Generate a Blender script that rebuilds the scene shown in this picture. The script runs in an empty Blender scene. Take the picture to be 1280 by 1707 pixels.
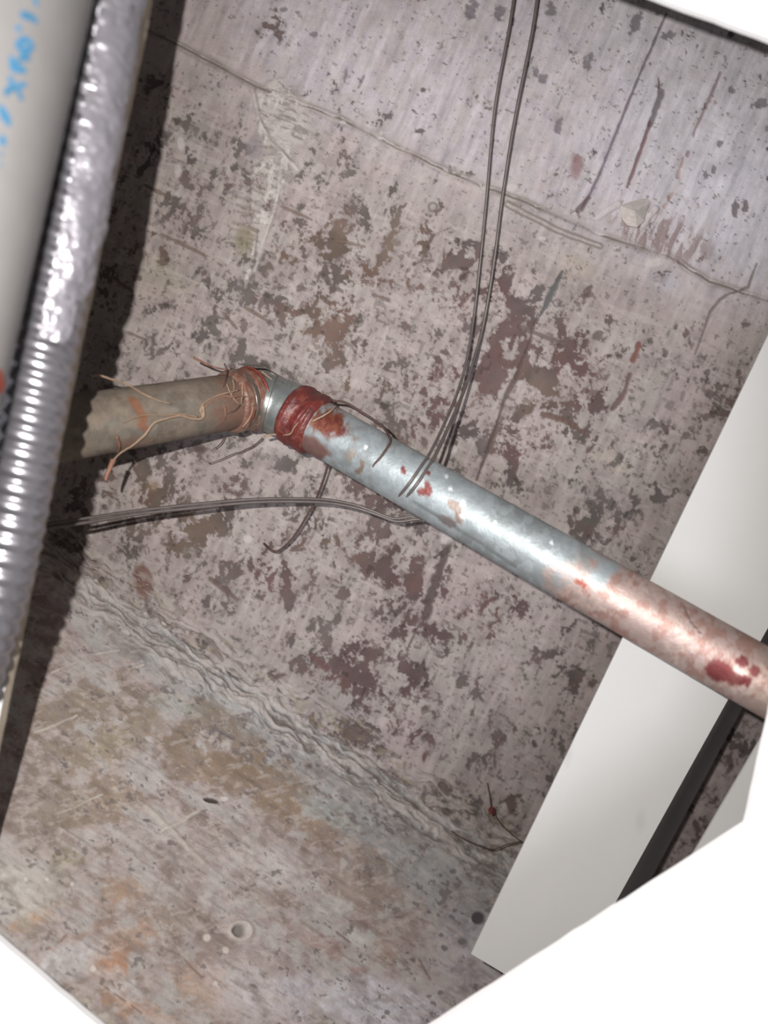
import bpy, bmesh, math
import numpy as np
from mathutils import Matrix, Vector

# ------------------------------------------------------------------ view calibration
W, H, F = 1280.0, 1707.0, 1283.0          # frame and focal length in pixels
DP = 0.0269                               # outer diameter of the water pipe (m)
CAMZ = 2.25
# the concrete slab: inverse depth (in pipe diameters) is linear over the frame
E_ = (-0.555, 0.832); T_ = (0.832, 0.555)
U0, UA, UK, UG = 0.0616, 8.0e-6, 1.30e-5, 4.5e-5

def et(x, y):
    dx, dy = x - 640.0, y - 853.0
    return dx * E_[0] + dy * E_[1], dx * T_[0] + dy * T_[1]
def u_slab(x, y):
    e, t = et(x, y); return U0 - UA * e - UK * t
E_CORNER = 364.0
def u_wall(x, y):
    e, t = et(x, y); return U0 - UA * E_CORNER - UK * t + UG * (e - E_CORNER)
def u_board(x, y): return 0.103 - 0.5e-5 * (x - 640.0) - 7.5e-6 * (y - 853.0)

n = Vector((-(UA * E_[0] + UK * T_[0]) * F, (UA * E_[1] + UK * T_[1]) * F, -U0)).normalized()
xw = (Vector((1, 0, 0)) - n * n.x).normalized()
yw = n.cross(xw)
R = Matrix((xw, yw, n))                   # camera axes -> world axes (slab is level)
Rn = np.array([list(r) for r in R])
ORIGIN = np.array([0, 0, CAMZ])

def P(x, y, u):
    """world point at frame position x, y and inverse depth u (1 / pipe diameters)"""
    x, y, u = np.broadcast_arrays(np.asarray(x, float), np.asarray(y, float), np.asarray(u, float))
    z = DP / u
    c = np.stack([(x - W / 2) * z / F, -(y - H / 2) * z / F, -z], -1)
    return c @ Rn.T + ORIGIN
def to_frame(p):
    c = (np.asarray(p) - ORIGIN) @ Rn
    z = -c[..., 2]
    return c[..., 0] * F / z + W / 2, -c[..., 1] * F / z + H / 2, DP / z

# ------------------------------------------------------------------ camera, world, flash, exposure
sc = bpy.context.scene
C = sc.collection
cam_d = bpy.data.cameras.new('camera'); cam = bpy.data.objects.new('camera', cam_d); C.objects.link(cam)
cam_d.sensor_fit = 'VERTICAL'; cam_d.sensor_height = 36.0; cam_d.lens = 36.0 * F / H
cam_d.clip_start = 0.01
cam.matrix_world = Matrix.Translation((0, 0, CAMZ)) @ R.to_4x4()
cam_d.dof.use_dof = True; cam_d.dof.focus_distance = 0.40; cam_d.dof.aperture_fstop = 6.8
sc.camera = cam

world = bpy.data.worlds.new('world'); sc.world = world; world.use_nodes = True
bg = world.node_tree.nodes['Background']
bg.inputs[0].default_value = (1.0, 0.94, 0.94, 1); bg.inputs[1].default_value = 0.20

def lamp(name, kind, cpos, energy, color, size, aim=None, angle=None, blend=1.0):
    d = bpy.data.lights.new(name, kind); o = bpy.data.objects.new(name, d); C.objects.link(o)
    d.energy = energy; d.color = color; d.shadow_soft_size = size
    wp = R @ Vector(cpos) + Vector((0, 0, CAMZ)); o.location = wp
    if aim is not None:
        o.rotation_euler = (Vector(aim) - wp).to_track_quat('-Z', 'Y').to_euler()
        d.spot_size = angle; d.spot_blend = blend
    return o
FB = 1.403 * DP                            # phone flash, up and left of the lens
lamp('phone_flash', 'SPOT', (-0.80 * FB, 0.60 * FB, 0.0), 7.9, (1.0, 0.965, 0.945), 0.0022,
     aim=P(940, 1060, 0.054), angle=math.radians(160), blend=1.0)

# soft cool light of the room below, coming up through the opening
rl = lamp('room_light', 'AREA', (-0.28, -0.46, 1.5), 18.0, (0.86, 0.90, 1.0), 0.1)
rl.data.shape = 'DISK'; rl.data.size = 0.9
rl.rotation_euler = (Vector(P(640., 853., 0.061)) - rl.location).to_track_quat('-Z', 'Y').to_euler()

vs = sc.view_settings
sc.display_settings.display_device = 'sRGB'
vs.view_transform = 'Standard'; vs.look = 'None'; vs.gamma = 1.0; vs.exposure = 0.0; vs.use_curve_mapping = False

# ------------------------------------------------------------------ helpers
rng = np.random.default_rng(7)

def lin(c):
    c = np.asarray(c, float) / 255.0
    return np.where(c <= 0.04045, c / 12.92, ((c + 0.055) / 1.055) ** 2.4)
def smooth(a, b, x):
    t = np.clip((x - a) / (b - a), 0, 1); return t * t * (3 - 2 * t)

_tabs = {}
def vnoise(x, y, seed=0):
    if seed not in _tabs: _tabs[seed] = np.random.default_rng(seed + 100).random((256, 256)).astype(np.float32)
    tab = _tabs[seed]
    xi = np.floor(x).astype(np.int64); yi = np.floor(y).astype(np.int64)
    fx = x - xi; fy = y - yi
    fx = fx * fx * fx * (fx * (fx * 6 - 15) + 10); fy = fy * fy * fy * (fy * (fy * 6 - 15) + 10)
    x0 = xi & 255; x1 = (xi + 1) & 255; y0 = yi & 255; y1 = (yi + 1) & 255
    a = tab[y0, x0] * (1 - fx) + tab[y0, x1] * fx
    b = tab[y1, x0] * (1 - fx) + tab[y1, x1] * fx
    return a * (1 - fy) + b * fy
def fbm(x, y, seed=0, octv=4, rough=0.55):
    s = 0; amp = 1.0; tot = 0
    for k in range(octv):
        c, sn = math.cos(0.7 * k), math.sin(0.7 * k)
        s = s + amp * vnoise((x * c - y * sn) * 2 ** k + 17.3 * k, (x * sn + y * c) * 2 ** k + 9.1 * k, seed + k)
        tot += amp; amp *= rough
    return s / tot                         # ~0.5 mean
def seg_dist(x, y, pts):
    """distance to a polyline and the fraction along it"""
    best = np.full(x.shape, 1e9); frac = np.zeros(x.shape)
    L = [0]
    for i in range(len(pts) - 1): L.append(L[-1] + math.dist(pts[i][:2], pts[i + 1][:2]))
    for i in range(len(pts) - 1):
        ax, ay = pts[i][:2]; bx, by = pts[i + 1][:2]
        dx, dy = bx - ax, by - ay; l2 = dx * dx + dy * dy
        t = np.clip(((x - ax) * dx + (y - ay) * dy) / l2, 0, 1)
        d = np.hypot(x - ax - t * dx, y - ay - t * dy)
        m = d < best
        best = np.where(m, d, best); frac = np.where(m, (L[i] + t * math.sqrt(l2)) / L[-1], frac)
    return best, frac
def ell(x, y, cx, cy, rx, ry, deg=0.0):
    c, s = math.cos(math.radians(deg)), math.sin(math.radians(deg))
    dx, dy = x - cx, y - cy
    return np.hypot((dx * c + dy * s) / rx, (-dx * s + dy * c) / ry)

def empty(name, loc):
    o = bpy.data.objects.new(name, None); C.objects.link(o); o.location = Vector(loc); o.empty_display_size = 0.02
    return o
def tag(o, label=None, cat=None, group=None, kind=None):
    if label: o['label'] = label
    if cat: o['category'] = cat
    if group: o['group'] = group
    if kind: o['kind'] = kind
    return o
def mesh_obj(name, verts, faces, mat, parent=None, smooth_=True, loc=None, color=None):
    """verts in world coordinates; the object's origin is put at loc (or its parent)"""
    verts = np.asarray(verts, float)
    if loc is None: loc = np.array(parent.location) if parent is not None else verts.mean(0)
    me = bpy.data.meshes.new(name)
    v = (verts - np.asarray(loc)).astype(np.float32)
    if isinstance(faces, np.ndarray):
        nf, k = faces.shape
        me.vertices.add(len(v)); me.vertices.foreach_set('co', v.ravel())
        me.loops.add(nf * k); me.loops.foreach_set('vertex_index', faces.astype(np.int32).ravel())
        me.polygons.add(nf); me.polygons.foreach_set('loop_start', np.arange(0, nf * k, k, dtype=np.int32))
        me.polygons.foreach_set('loop_total', np.full(nf, k, np.int32))
        me.update(calc_edges=True)
    else:
        me.from_pydata([tuple(q) for q in v], [], faces)
    me.polygons.foreach_set('use_smooth', np.full(len(me.polygons), smooth_))
    if color is not None:
        at = me.attributes.new('tint', 'FLOAT_COLOR', 'POINT')
        c4 = np.ones((len(v), 4), np.float32); c4[:, :3] = np.clip(color, 0, 1)
        at.data.foreach_set('color', c4.ravel())
    me.materials.append(mat)
    o = bpy.data.objects.new(name, me); C.objects.link(o)
    if parent is not None:
        o.parent = parent; o.location = Vector(np.asarray(loc) - np.array(parent.location))
    else: o.location = Vector(loc)
    return o

def grid_faces(nu, nv, close_v=False):
    i = np.arange(nu - 1)[:, None]; jmax = nv if close_v else nv - 1
    j = np.arange(jmax)[None, :]; j2 = (j + 1) % nv
    a = i * nv + j; b = i * nv + j2; c = (i + 1) * nv + j2; d = (i + 1) * nv + j
    return np.stack([a, b, c, d], -1).reshape(-1, 4)

def catmull(pts, per=8):
    p = np.asarray(pts, float)
    q = np.vstack([2 * p[0] - p[1], p, 2 * p[-1] - p[-2]])
    out = []
    for i in range(1, len(q) - 2):
        t = np.linspace(0, 1, per, endpoint=False)[:, None]
        a, b, c, d = q[i - 1], q[i], q[i + 1], q[i + 2]
        out.append(0.5 * (2 * b + (c - a) * t + (2 * a - 5 * b + 4 * c - d) * t ** 2 + (3 * b - a - 3 * c + d) * t ** 3))
    out.append(p[-1:]); return np.vstack(out)
def sweep(path, rad, sides=12, cap=True, rfun=None):
    """tube around a world path; rad scalar or per-ring; rfun(ring_fraction_index, theta) multiplies"""
    path = np.asarray(path, float); m = len(path)
    rad = np.broadcast_to(np.asarray(rad, float), (m,))
    tan = np.gradient(path, axis=0); tan /= np.linalg.norm(tan, axis=1)[:, None]
    ref = np.array([0, 0, 1.0]); 
    if abs(tan[0] @ ref) > 0.9: ref = np.array([1.0, 0, 0])
    nrm = np.zeros_like(path); cur = ref
    for i in range(m):
        cur = cur - tan[i] * (cur @ tan[i]); cur /= np.linalg.norm(cur); nrm[i] = cur
    bi = np.cross(tan, nrm)
    th = np.linspace(0, 2 * np.pi, sides, endpoint=False)
    rr = rad[:, None] * np.ones((1, sides))
    if rfun is not None: rr = rr * rfun(np.arange(m)[:, None] * np.ones((1, sides)), th[None, :] * np.ones((m, 1)))
    v = path[:, None] + rr[..., None] * (np.cos(th)[None, :, None] * nrm[:, None] + np.sin(th)[None, :, None] * bi[:, None])
    f = grid_faces(m, sides, True)
    v = v.reshape(-1, 3)
    if cap:
        v = np.vstack([v, path[0], path[-1]]); k = m * sides
        j = np.arange(sides); j2 = (j + 1) % sides
        f = np.vstack([f, np.stack([j2, j, np.full(sides, k), np.full(sides, k)], -1),
                       np.stack([(m - 1) * sides + j, (m - 1) * sides + j2, np.full(sides, k + 1), np.full(sides, k + 1)], -1)])
    return v, f
def tri_clean(f):
    return [tuple(q) if q[2] != q[3] else tuple(q[:3]) for q in f.tolist()]

# ------------------------------------------------------------------ materials
def material(name, base=(0.5, 0.5, 0.5), rough=0.6, metal=0.0, tint=False, var=0.0, vscale=400.0, bump=0.0, bscale=900.0,
             spec=0.5, stretch=(1, 1, 1), detail=5.0):
    m = bpy.data.materials.new(name); m.use_nodes = True
    nt = m.node_tree; b = nt.nodes['Principled BSDF']
    b.inputs['Roughness'].default_value = rough; b.inputs['Metallic'].default_value = metal
    b.inputs['Specular IOR Level'].default_value = spec
    if tint:
        src = nt.nodes.new('ShaderNodeAttribute'); src.attribute_name = 'tint'; col = src.outputs['Color']
    else:
        src = nt.nodes.new('ShaderNodeRGB'); src.outputs[0].default_value = (*base, 1); col = src.outputs[0]
    tc = nt.nodes.new('ShaderNodeTexCoord'); mp = nt.nodes.new('ShaderNodeMapping')
    mp.inputs['Scale'].default_value = stretch
    nt.links.new(tc.outputs['Object'], mp.inputs['Vector'])
    if var > 0:
        no = nt.nodes.new('ShaderNodeTexNoise'); no.inputs['Scale'].default_value = vscale; no.inputs['Detail'].default_value = detail
        no.inputs['Roughness'].default_value = 0.65
        nt.links.new(mp.outputs[0], no.inputs['Vector'])
        mr = nt.nodes.new('ShaderNodeMapRange'); mr.inputs[1].default_value = 0.25; mr.inputs[2].default_value = 0.75
        mr.inputs[3].default_value = 1 - var; mr.inputs[4].default_value = 1 + var
        nt.links.new(no.outputs['Fac'], mr.inputs[0])
        mx = nt.nodes.new('ShaderNodeVectorMath'); mx.operation = 'SCALE'
        nt.links.new(col, mx.inputs[0]); nt.links.new(mr.outputs[0], mx.inputs['Scale'])
        col = mx.outputs[0]
    nt.links.new(col, b.inputs['Base Color'])
    if bump > 0:
        nb = nt.nodes.new('ShaderNodeTexNoise'); nb.inputs['Scale'].default_value = bscale; nb.inputs['Detail'].default_value = 6
        nt.links.new(mp.outputs[0], nb.inputs['Vector'])
        bp = nt.nodes.new('ShaderNodeBump'); bp.inputs['Strength'].default_value = bump; bp.inputs['Distance'].default_value = 0.0006
        nt.links.new(nb.outputs['Fac'], bp.inputs['Height']); nt.links.new(bp.outputs[0], b.inputs['Normal'])
    return m

KA = 0.92                                  # photographed tone -> surface albedo under the calibrated flash
M_conc = material('concrete', rough=0.85, tint=True, var=0.09, vscale=1500, bump=0.32, bscale=1300, spec=0.25, detail=4)
M_conc2 = material('plastered_concrete', rough=0.8, tint=True, var=0.08, vscale=1300, bump=0.35, bscale=1100, spec=0.25, detail=4)
M_galv = material('galvanised_steel', rough=0.55, metal=0.55, tint=True, var=0.14, vscale=260, bump=0.25, bscale=700, spec=0.5)
M_dusty = material('dusty_steel', rough=0.72, metal=0.12, tint=True, var=0.14, vscale=330, bump=0.35, bscale=900, spec=0.3)
M_fit = material('galvanised_fitting', rough=0.36, metal=0.72, tint=True, var=0.10, vscale=300, bump=0.15, bscale=700)
M_seal = material('red_sealant', base=tuple(lin((128, 52, 42))), rough=0.45, tint=True, var=0.28, vscale=420, bump=0.6, bscale=700)
M_hemp = material('hemp', base=tuple(lin((140, 118, 98))), rough=0.8, var=0.25, vscale=500)
M_hempr = material('stained_hemp', base=tuple(lin((128, 92, 76))), rough=0.75, var=0.3, vscale=500)
M_wire = material('annealed_wire', base=tuple(lin((98, 90, 87))), rough=0.55, metal=0.35, var=0.2, vscale=300)
M_wired = material('rusty_wire', base=tuple(lin((78, 58, 54))), rough=0.7, metal=0.2, var=0.25, vscale=300)
M_panel = material('off_white_sheet', rough=0.5, tint=True, var=0.012, vscale=60, spec=0.35)
M_board = material('white_board', base=(0.80, 0.80, 0.80), rough=0.75, var=0.015, vscale=80, spec=0.2)
M_cut = material('board_core', base=tuple(lin((190, 178, 158))), rough=0.9, var=0.12, vscale=400, bump=0.5)
M_big = material('grey_pipe_plastic', base=(0.215, 0.207, 0.200), rough=0.5, var=0.06, vscale=90, spec=0.3)
M_cond = material('conduit_steel', base=(0.40, 0.39, 0.42), rough=0.30, metal=0.9, var=0.16, vscale=160, bump=0.25, bscale=260)
M_wrap = material('clear_wrap', base=(0.215, 0.205, 0.225), rough=0.36, metal=0.3, var=0.22, vscale=150, bump=0.5, bscale=220)
M_blue = material('blue_ink', base=tuple(lin((72, 138, 178)) * 0.62), rough=0.6, var=0.3, vscale=350)
M_red = material('red_paint', base=tuple(lin((158, 62, 40)) * 0.8), rough=0.5, var=0.25, vscale=300)
M_rim = material('wet_sealant', base=tuple(lin((112, 52, 42))), rough=0.35, var=.3, vscale=500, bump=.5)
M_mort = material('pale_mortar', base=tuple(lin((196, 188, 180))), rough=0.9, var=0.12, vscale=500, bump=0.6)

# ------------------------------------------------------------------ concrete slab and sloping wall
def relief_and_tint_slab(x, y):
    """x, y: where each vertex stands, in frame units on the slab -> relief (m, towards the room) and colour"""
    # lattice aligned with the formwork boards
    a = 0.92 * x + 0.39 * y; b = -0.39 * x + 0.92 * y
    e, t = et(x, y)
    h = (fbm(a / 160, b / 160, 1, 4) - 0.5) * 0.0016 + (fbm(a / 22, b / 22, 5, 3) - 0.5) * 0.0006
    # where the paint has worn: density map
    s5 = [(-150, -125), (285, 70), (350, 105), (430, 148), (560, 196), (640, 236), (720, 275), (800, 310), (870, 337), (960, 376),
          (1020, 400), (1110, 427), (1180, 470), (1280, 502), (1450, 580)]
    wob = (fbm(x / 40, y / 40, 31, 3) - 0.5) * 14
    below = (y + wob * 1.5) - np.interp(x, [p[0] for p in s5], [p[1] for p in s5])
    dens = -0.140 + 0.110 * smooth(0, 150, below)
    blobs = [(540, 540, 75, .10, 0), (555, 400, 60, .07, 0), (480, 440, 40, .05, 0), (845, 560, 60, .13, 1), (760, 640, 70, .08, 1),
             (960, 590, 75, .09, 1), (905, 665, 60, .10, 0), (880, 745, 55, .09, 1), (650, 950, 80, .09, 1), (560, 900, 70, .06, 0),
             (600, 1120, 70, .13, 1), (655, 1165, 80, .09, 1), (330, 870, 60, .06, 0), (280, 900, 50, .06, 0), (720, 690, 50, .07, 1),
             (1065, 965, 40, .08, 2), (860, 1030, 80, .04, 1), (860, 1262, 45, .05, 1), (700, 1050, 60, .06, 1), (400, 560, 90, .03, 2),
             (230, 830, 60, .06, 0), (460, 950, 60, .06, 1), (610, 470, 50, .06, 0), (680, 420, 70, .04, 0), (800, 480, 60, .06, 1),
             (1000, 640, 60, .05, 1), (240, 430, 60, .03, 0), (960, 290, 26, .10, 1), (1140, 375, 60, .07, 1), (900, 140, 25, .06, 2),
             (640, 800, 60, .05, 1), (780, 1000, 60, .05, 1), (920, 860, 60, .03, 2), (690, 1240, 70, .01, 1), (1120, 640, 60, -.04, 2),
             (1150, 560, 80, -.06, 2), (560, 1175, 34, -.16, 2), (1180, 500, 60, -.05, 2), (250, 720, 60, .04, 2), (500, 820, 60, .04, 2),
             (880, 1300, 40, -.10, 2), (990, 780, 60, -.03, 2), (850, 880, 50, .03, 1), (300, 470, 50, -.03, 2), (600, 640, 60, .03, 0)]
    hue_m = np.zeros(x.shape); hue_b = np.zeros(x.shape)
    for cx, cy, r, am, hu in blobs:
        g = np.exp(-((x - cx) ** 2 + (y - cy) ** 2) / (r * r))
        dens = dens + am * g * .80
        if hu == 1: hue_m = np.maximum(hue_m, g)
        if hu == 0: hue_b = np.maximum(hue_b, g)
    lat = (vnoise(a / 30 + 3, b / 150, 61) - 0.5) * 0.11 + (vnoise(a / 160, b / 26 + 5, 62) - 0.5) * 0.11
    wx = (fbm(a / 30, b / 30, 41, 2) - 0.5) * 16; wy = (fbm(a / 30, b / 30, 43, 2) - 0.5) * 16
    nz = fbm((a + wx) / 26, (b + wy) / 33, 11, 5, 0.64)
    nz2 = fbm((a + wx * .5) / 8, (b + wy * .5) / 9, 21, 4, 0.6)
    fld = 0.72 * nz + 0.28 * nz2 + dens + lat * 0.60
    patch = smooth(0.560, 0.584, fld)                       # crisp flaked patches
    halo = smooth(0.47, 0.56, fld) * (1 - patch)
    speck = smooth(0.635, 0.665, fbm(a / 7, b / 7, 25, 3, .6) + (dens + lat * .4) * 0.75) * (1 - patch)
    # small blisters
    sp = vnoise(a / 9.0, b / 10.0, 71); spd = smooth(0.86, 0.92, sp + 0.06 * (fbm(a / 90, b / 90, 72, 2) - 0.55) * 4)
    spd = spd * smooth(-60, 120, below) * 0.75
    # base tones
    n1 = fbm(a / 120, b / 120, 81, 4); n2 = fbm(a / 34, b / 30, 85, 4, 0.6); n3 = fbm(a / 11, b / 60, 91, 3)
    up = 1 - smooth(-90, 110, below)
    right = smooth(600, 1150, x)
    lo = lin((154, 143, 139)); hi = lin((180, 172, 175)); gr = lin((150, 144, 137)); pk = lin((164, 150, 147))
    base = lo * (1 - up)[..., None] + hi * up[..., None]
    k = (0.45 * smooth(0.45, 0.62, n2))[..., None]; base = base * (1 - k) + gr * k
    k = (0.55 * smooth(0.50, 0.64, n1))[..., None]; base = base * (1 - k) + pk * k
    k = (0.75 * smooth(700, 1150, x - .6 * y) * up)[..., None]; base = base * (1 - k) + lin((200, 197, 203)) * k  # upper right: paler, less worn paint plus cool room light put into the colour
    # greyer smooth fields
    for cx, cy, rx, ry, dg, c, am in [(560, 1175, 60, 30, 30, (142, 138, 134), .7), (890, 1290, 60, 45, 30, (146, 142, 142), .6),
                                      (1110, 470, 26, 20, 20, (160, 160, 168), .6), (480, 200, 30, 40, 0, (176, 168, 164), .4),
                                      (270, 460, 60, 40, 10, (146, 142, 122), .5), (960, 450, 26, 30, 0, (178, 166, 140), .5),
                                      (240, 340, 60, 40, 20, (140, 136, 122), .35), (330, 230, 20, 20, 0, (128, 124, 126), .3),
                                      (290, 980, 40, 25, 30, (158, 150, 138), .5), (1020, 770, 40, 20, 20, (168, 158, 136), .4)]:
        g = np.exp(-ell(x, y, cx, cy, rx, ry, dg) ** 2 * 1.2) * am * smooth(0.35, 0.6, n2 + 0.08)
        base = base * (1 - g[..., None]) + lin(c) * g[..., None]
    mod = 1 + (n3 - 0.5) * 0.40 + (fbm(a / 5, b / 40, 93, 3) - .5) * .34 * (.4 + .6 * up) + (n2 - 0.5) * 0.44 + (fbm(x / 5, y / 5, 95, 2) - 0.5) * 0.10
    base = base * mod[..., None]
    # patch tone by neighbourhood
    pm = lin((90, 71, 70)); pb = lin((98, 83, 72)); pg = lin((94, 87, 84))
    tone = pg[None] * np.ones(x.shape + (1,))
    k = np.clip(hue_m * 1.3, 0, 1)[..., None]; tone = tone * (1 - k) + pm * k
    k = np.clip(hue_b * 1.2, 0, 1)[..., None] * (1 - k * 0.6); tone = tone * (1 - k) + pb * k
    tv = (fbm(a / 40, b / 40, 97, 3) - 0.5)
    tone = tone * (1 + 0.8 * tv)[..., None]
    kk = (smooth(0.56, 0.66, fbm(a / 60, b / 60, 99, 3)) * 0.3)[..., None]; tone = tone * (1 - kk) + lin((108, 74, 68)) * kk
    col = base * (1 - patch[..., None] * 0.93) + tone * patch[..., None] * 0.93
    col = col * (1 - 0.17 * halo)[..., None]
    kk = (speck * .62)[..., None]; col = col * (1 - kk) + tone * kk
    col = col * (1 - spd * 0.45)[..., None]
    h = h - 0.00035 * patch - 0.0003 * spd
    # thin light scratches of whitish plaster
    wl = (smooth(0.60, 0.72, fbm(a / 40, b / 9, 111, 4)) * 0.3 + smooth(0.60, 0.72, fbm(a / 8, b / 50, 113, 4)) * 0.3) * (1 - patch)
    col = col * (1 - wl[..., None]) + lin((182, 172, 168)) * wl[..., None]

    def paint(mask, c, am=1.0):
        nonlocal col
        k = np.clip(mask * am, 0, 1)[..., None]; col = col * (1 - k) + lin(c) * k
    wv = wob * 0.35
    # cross seam: raised fin with a dark groove under it
    d, fr = seg_dist(x + 0, y + wv * 0.8, s5)
    side = below
    br = 0.35 + 0.9 * vnoise(x / 26, y / 26, 121)
    h = h + 0.0020 * np.exp(-((d - 2) / 5) ** 2) * br
    paint(np.exp(-((d - 0) / 3.6) ** 2) * (side > -3), (100, 90, 84), (br * 1.2).clip(0, 1))
    paint(np.exp(-((d - 6) / 3.5) ** 2) * (side < 4), (186, 176, 168), (0.8 * br).clip(0, .8))
    d2, _ = seg_dist(x, y + wv, [(845, 340), (930, 385), (1000, 410)])
    paint(np.exp(-((d2 - 4) / 2.2) ** 2), (110, 98, 88), 0.8)
    # groove marks between formwork boards
    def groove(pts, w, c, am=1.0, dep=0.0006, rag=0.6, brk=0.0):
        nonlocal h
        d, fr = seg_dist(x + wv * rag * 0.3, y + wv * rag * 0.3, pts)
        ww = np.interp(fr, np.linspace(0, 1, len(w)), w) * (0.65 + 0.7 * vnoise(x / 8, y / 8, 131))
        m = 1 - smooth(ww * 0.6, ww * 1.15 + 0.9, d)
        if brk > 0: m = m * smooth(brk - .1, brk + .1, vnoise(x / 22, y / 22, 137))
        paint(m, c, am); h = h - dep * m
    groove([(1112, 22), (1066, 125), (1030, 215), (1003, 285), (970, 352)], [1.6, 2, 2, 2, 1.6], (96, 84, 94), 0.8)
    groove([(938, 452), (916, 498), (898, 530)], [1.5, 5, 5.5, 1], (84, 84, 84), 0.9)
    groove([(893, 535), (880, 580), (862, 625), (840, 668), (826, 716), (795, 800)], [1.5, 2, 5, 2, 3, 1.6], (88, 72, 68), 0.85)
    groove([(750, 905), (735, 945), (716, 1005), (710, 1030)], [4, 8, 9, 7], (84, 72, 70), 0.9)
    groove([(700, 1040), (690, 1062), (678, 1085)], [1.3, 1.3], (84, 72, 70), 0.85)
    groove([(1104, 152), (1094, 180), (1084, 208)], [6, 5, 3.5], (104, 96, 100), 0.85)
    groove([(1084, 205), (1068, 250), (1046, 312)], [3, 3.2, 2], (106, 76, 78), 0.85)
    groove([(1212, 95), (1190, 150), (1160, 215), (1146, 258)], [1, 3, 1.5, 3], (122, 96, 98), 0.7, brk=0.4)
    groove([(1140, 262), (1126, 312), (1108, 345)], [1, 5, 2], (146, 110, 96), 0.6, brk=0.4)
    groove([(965, 97), (945, 145), (930, 180)], [2, 1.5, 1.2], (120, 104, 112), 0.6, brk=0.35)
    groove([(982, 330), (964, 350)], [3, 5], (92, 76, 74), 0.8)
    groove([(1262, 440), (1248, 478), (1215, 490), (1200, 500), (1184, 520), (1170, 560), (1160, 590)], [1.2, 2, 1.5, 2.5, 2, 1.2, 1], (110, 98, 92), 0.8)
    groove([(1066, 575), (1056, 600)], [5, 5], (112, 68, 58), 0.85)
    groove([(1050, 625), (1044, 650), (1030, 672), (1022, 680)], [4, 3, 5, 5], (100, 78, 76), 0.85)
    for pts in [[(240, 308), (275, 325), (312, 343)], [(268, 390), (300, 405), (340, 425), (370, 443)], [(196, 470), (222, 487)],
                [(190, 548), (215, 556), (242, 566)], [(404, 510), (430, 525), (465, 548)], [(618, 488), (668, 508)],
                [(370, 520), (395, 548)], [(560, 400), (610, 412)], [(460, 340), (520, 366)]]:
        groove(pts, [1.5, 3, 2.2, 1.2], (108, 92, 82), 0.8, brk=0.25)
    groove([(350, 965), (378, 985), (395, 1000)], [3, 6, 3], (98, 80, 74), 0.8)
    groove([(520, 1095), (545, 1115)], [4, 6], (104, 78, 76), 0.8)
    groove([(868, 545), (905, 560), (940, 572), (985, 590)], [4, 3, 4, 3], (98, 84, 80), 0.8, brk=0.25)
    groove([(905, 690), (940, 700), (975, 722)], [4, 5, 3], (100, 78, 70), 0.85)
    # grey blots near the top right, small rings
    for cx, cy, rx, ry, dg in [(921, 14, 9, 13, 10), (981, 102, 8, 14, 0), (1114, 58, 11, 8, 0), (1060, 38, 9, 20, 25), (930, 211, 7, 13, 30),
                               (1221, 150, 7, 6, 0), (1270, 172, 16, 9, -35), (1176, 291, 5, 9, 0), (1190, 283, 4, 8, 0), (1200, 240, 5, 7, 0),
                               (1226, 350, 7, 14, 0), (1242, 344, 6, 10, 0), (905, 133, 8, 12, -20), (523, 58, 8, 4, 0), (473, 15, 6, 4, 0),
                               (893, 120, 6, 8, 0), (575, 125, 3, 16, 10), (602, 135, 3, 16, 25), (785, 20, 10, 20, 20), (835, 20, 9, 14, 25),
                               (405, 543, 7, 11, 0), (435, 505, 5, 12, 20), (708, 735, 7, 9, 0), (897, 620, 5, 6, 0), (1245, 540, 7, 5, 0),
                               (982, 492, 9, 8, 30), (1108, 590, 5, 10, -20), (1185, 655, 11, 10, 0), (1180, 695, 12, 8, 0), (1146, 728, 9, 6, 0),
                               (1000, 560, 10, 8, 0), (500, 480, 6, 8, 0), (545, 465, 6, 5, 0), (630, 1225, 6, 12, 0), (710, 1230, 5, 12, 20)]:
        ed = ell(x + wv * 1.0, y - wv * 0.8, cx, cy, rx, ry, dg) + (fbm(x / 7, y / 7, 123, 3) - .5) * 1.5
        m = 1 - smooth(0.70, 1.10, ed)
        paint(m, (108, 102, 106) if y.mean() < 0 or cy < 300 else (96, 82, 80), 0.78); h = h - 0.0004 * m
    for cx, cy, r in [(722, 345, 7), (712, 428, 7), (929, 505, 6)]:
        rr = np.hypot(x - cx, y - cy); m = np.exp(-((rr - r) / 1.8) ** 2); paint(m, (98, 90, 88), 0.8); h = h - 0.0004 * m
    # red flaked spot near the corner, orange scrape
    m = 1 - smooth(0.7, 1.05, ell(x + wv, y + wv, 238, 968, 18, 32, -12)); paint(m, (110, 80, 72), 0.85); h = h - 0.0005 * m
    m = (1 - smooth(0.4, 1.1, ell(x + wv, y + wv, 376, 222, 26, 20, 10))) * smooth(0.45, 0.56, n2); paint(m, (160, 118, 96), 0.7)
    m = (1 - smooth(0.3, 1.1, ell(x + wv, y + wv, 962, 272, 14, 38, 10))) * smooth(0.35, 0.5, n2); paint(m, (132, 100, 100), 0.8)
    m = (1 - smooth(0.3, 1.1, ell(x + wv, y + wv, 255, 810, 14, 14, 10))) * smooth(0.35, 0.5, n2); paint(m, (134, 112, 88), 0.6)
    # plaster smear running down from the cross seam
    d, fr = seg_dist(x + wv, y + wv, [(462, 168), (460, 215), (450, 290), (436, 370), (420, 430), (408, 480)])
    w = np.interp(fr, [0, .15, .4, .7, 1], [40, 36, 34, 18, 3])
    m = (1 - smooth(0.72, 1.05, d / w)) * smooth(0.30, 0.48, fbm(a / 26, b / 16, 141, 4))
    paint(m, (178, 170, 164), 0.72); h = h + 0.0020 * m * (fbm(a / 12, b / 8, 143, 4))
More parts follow.
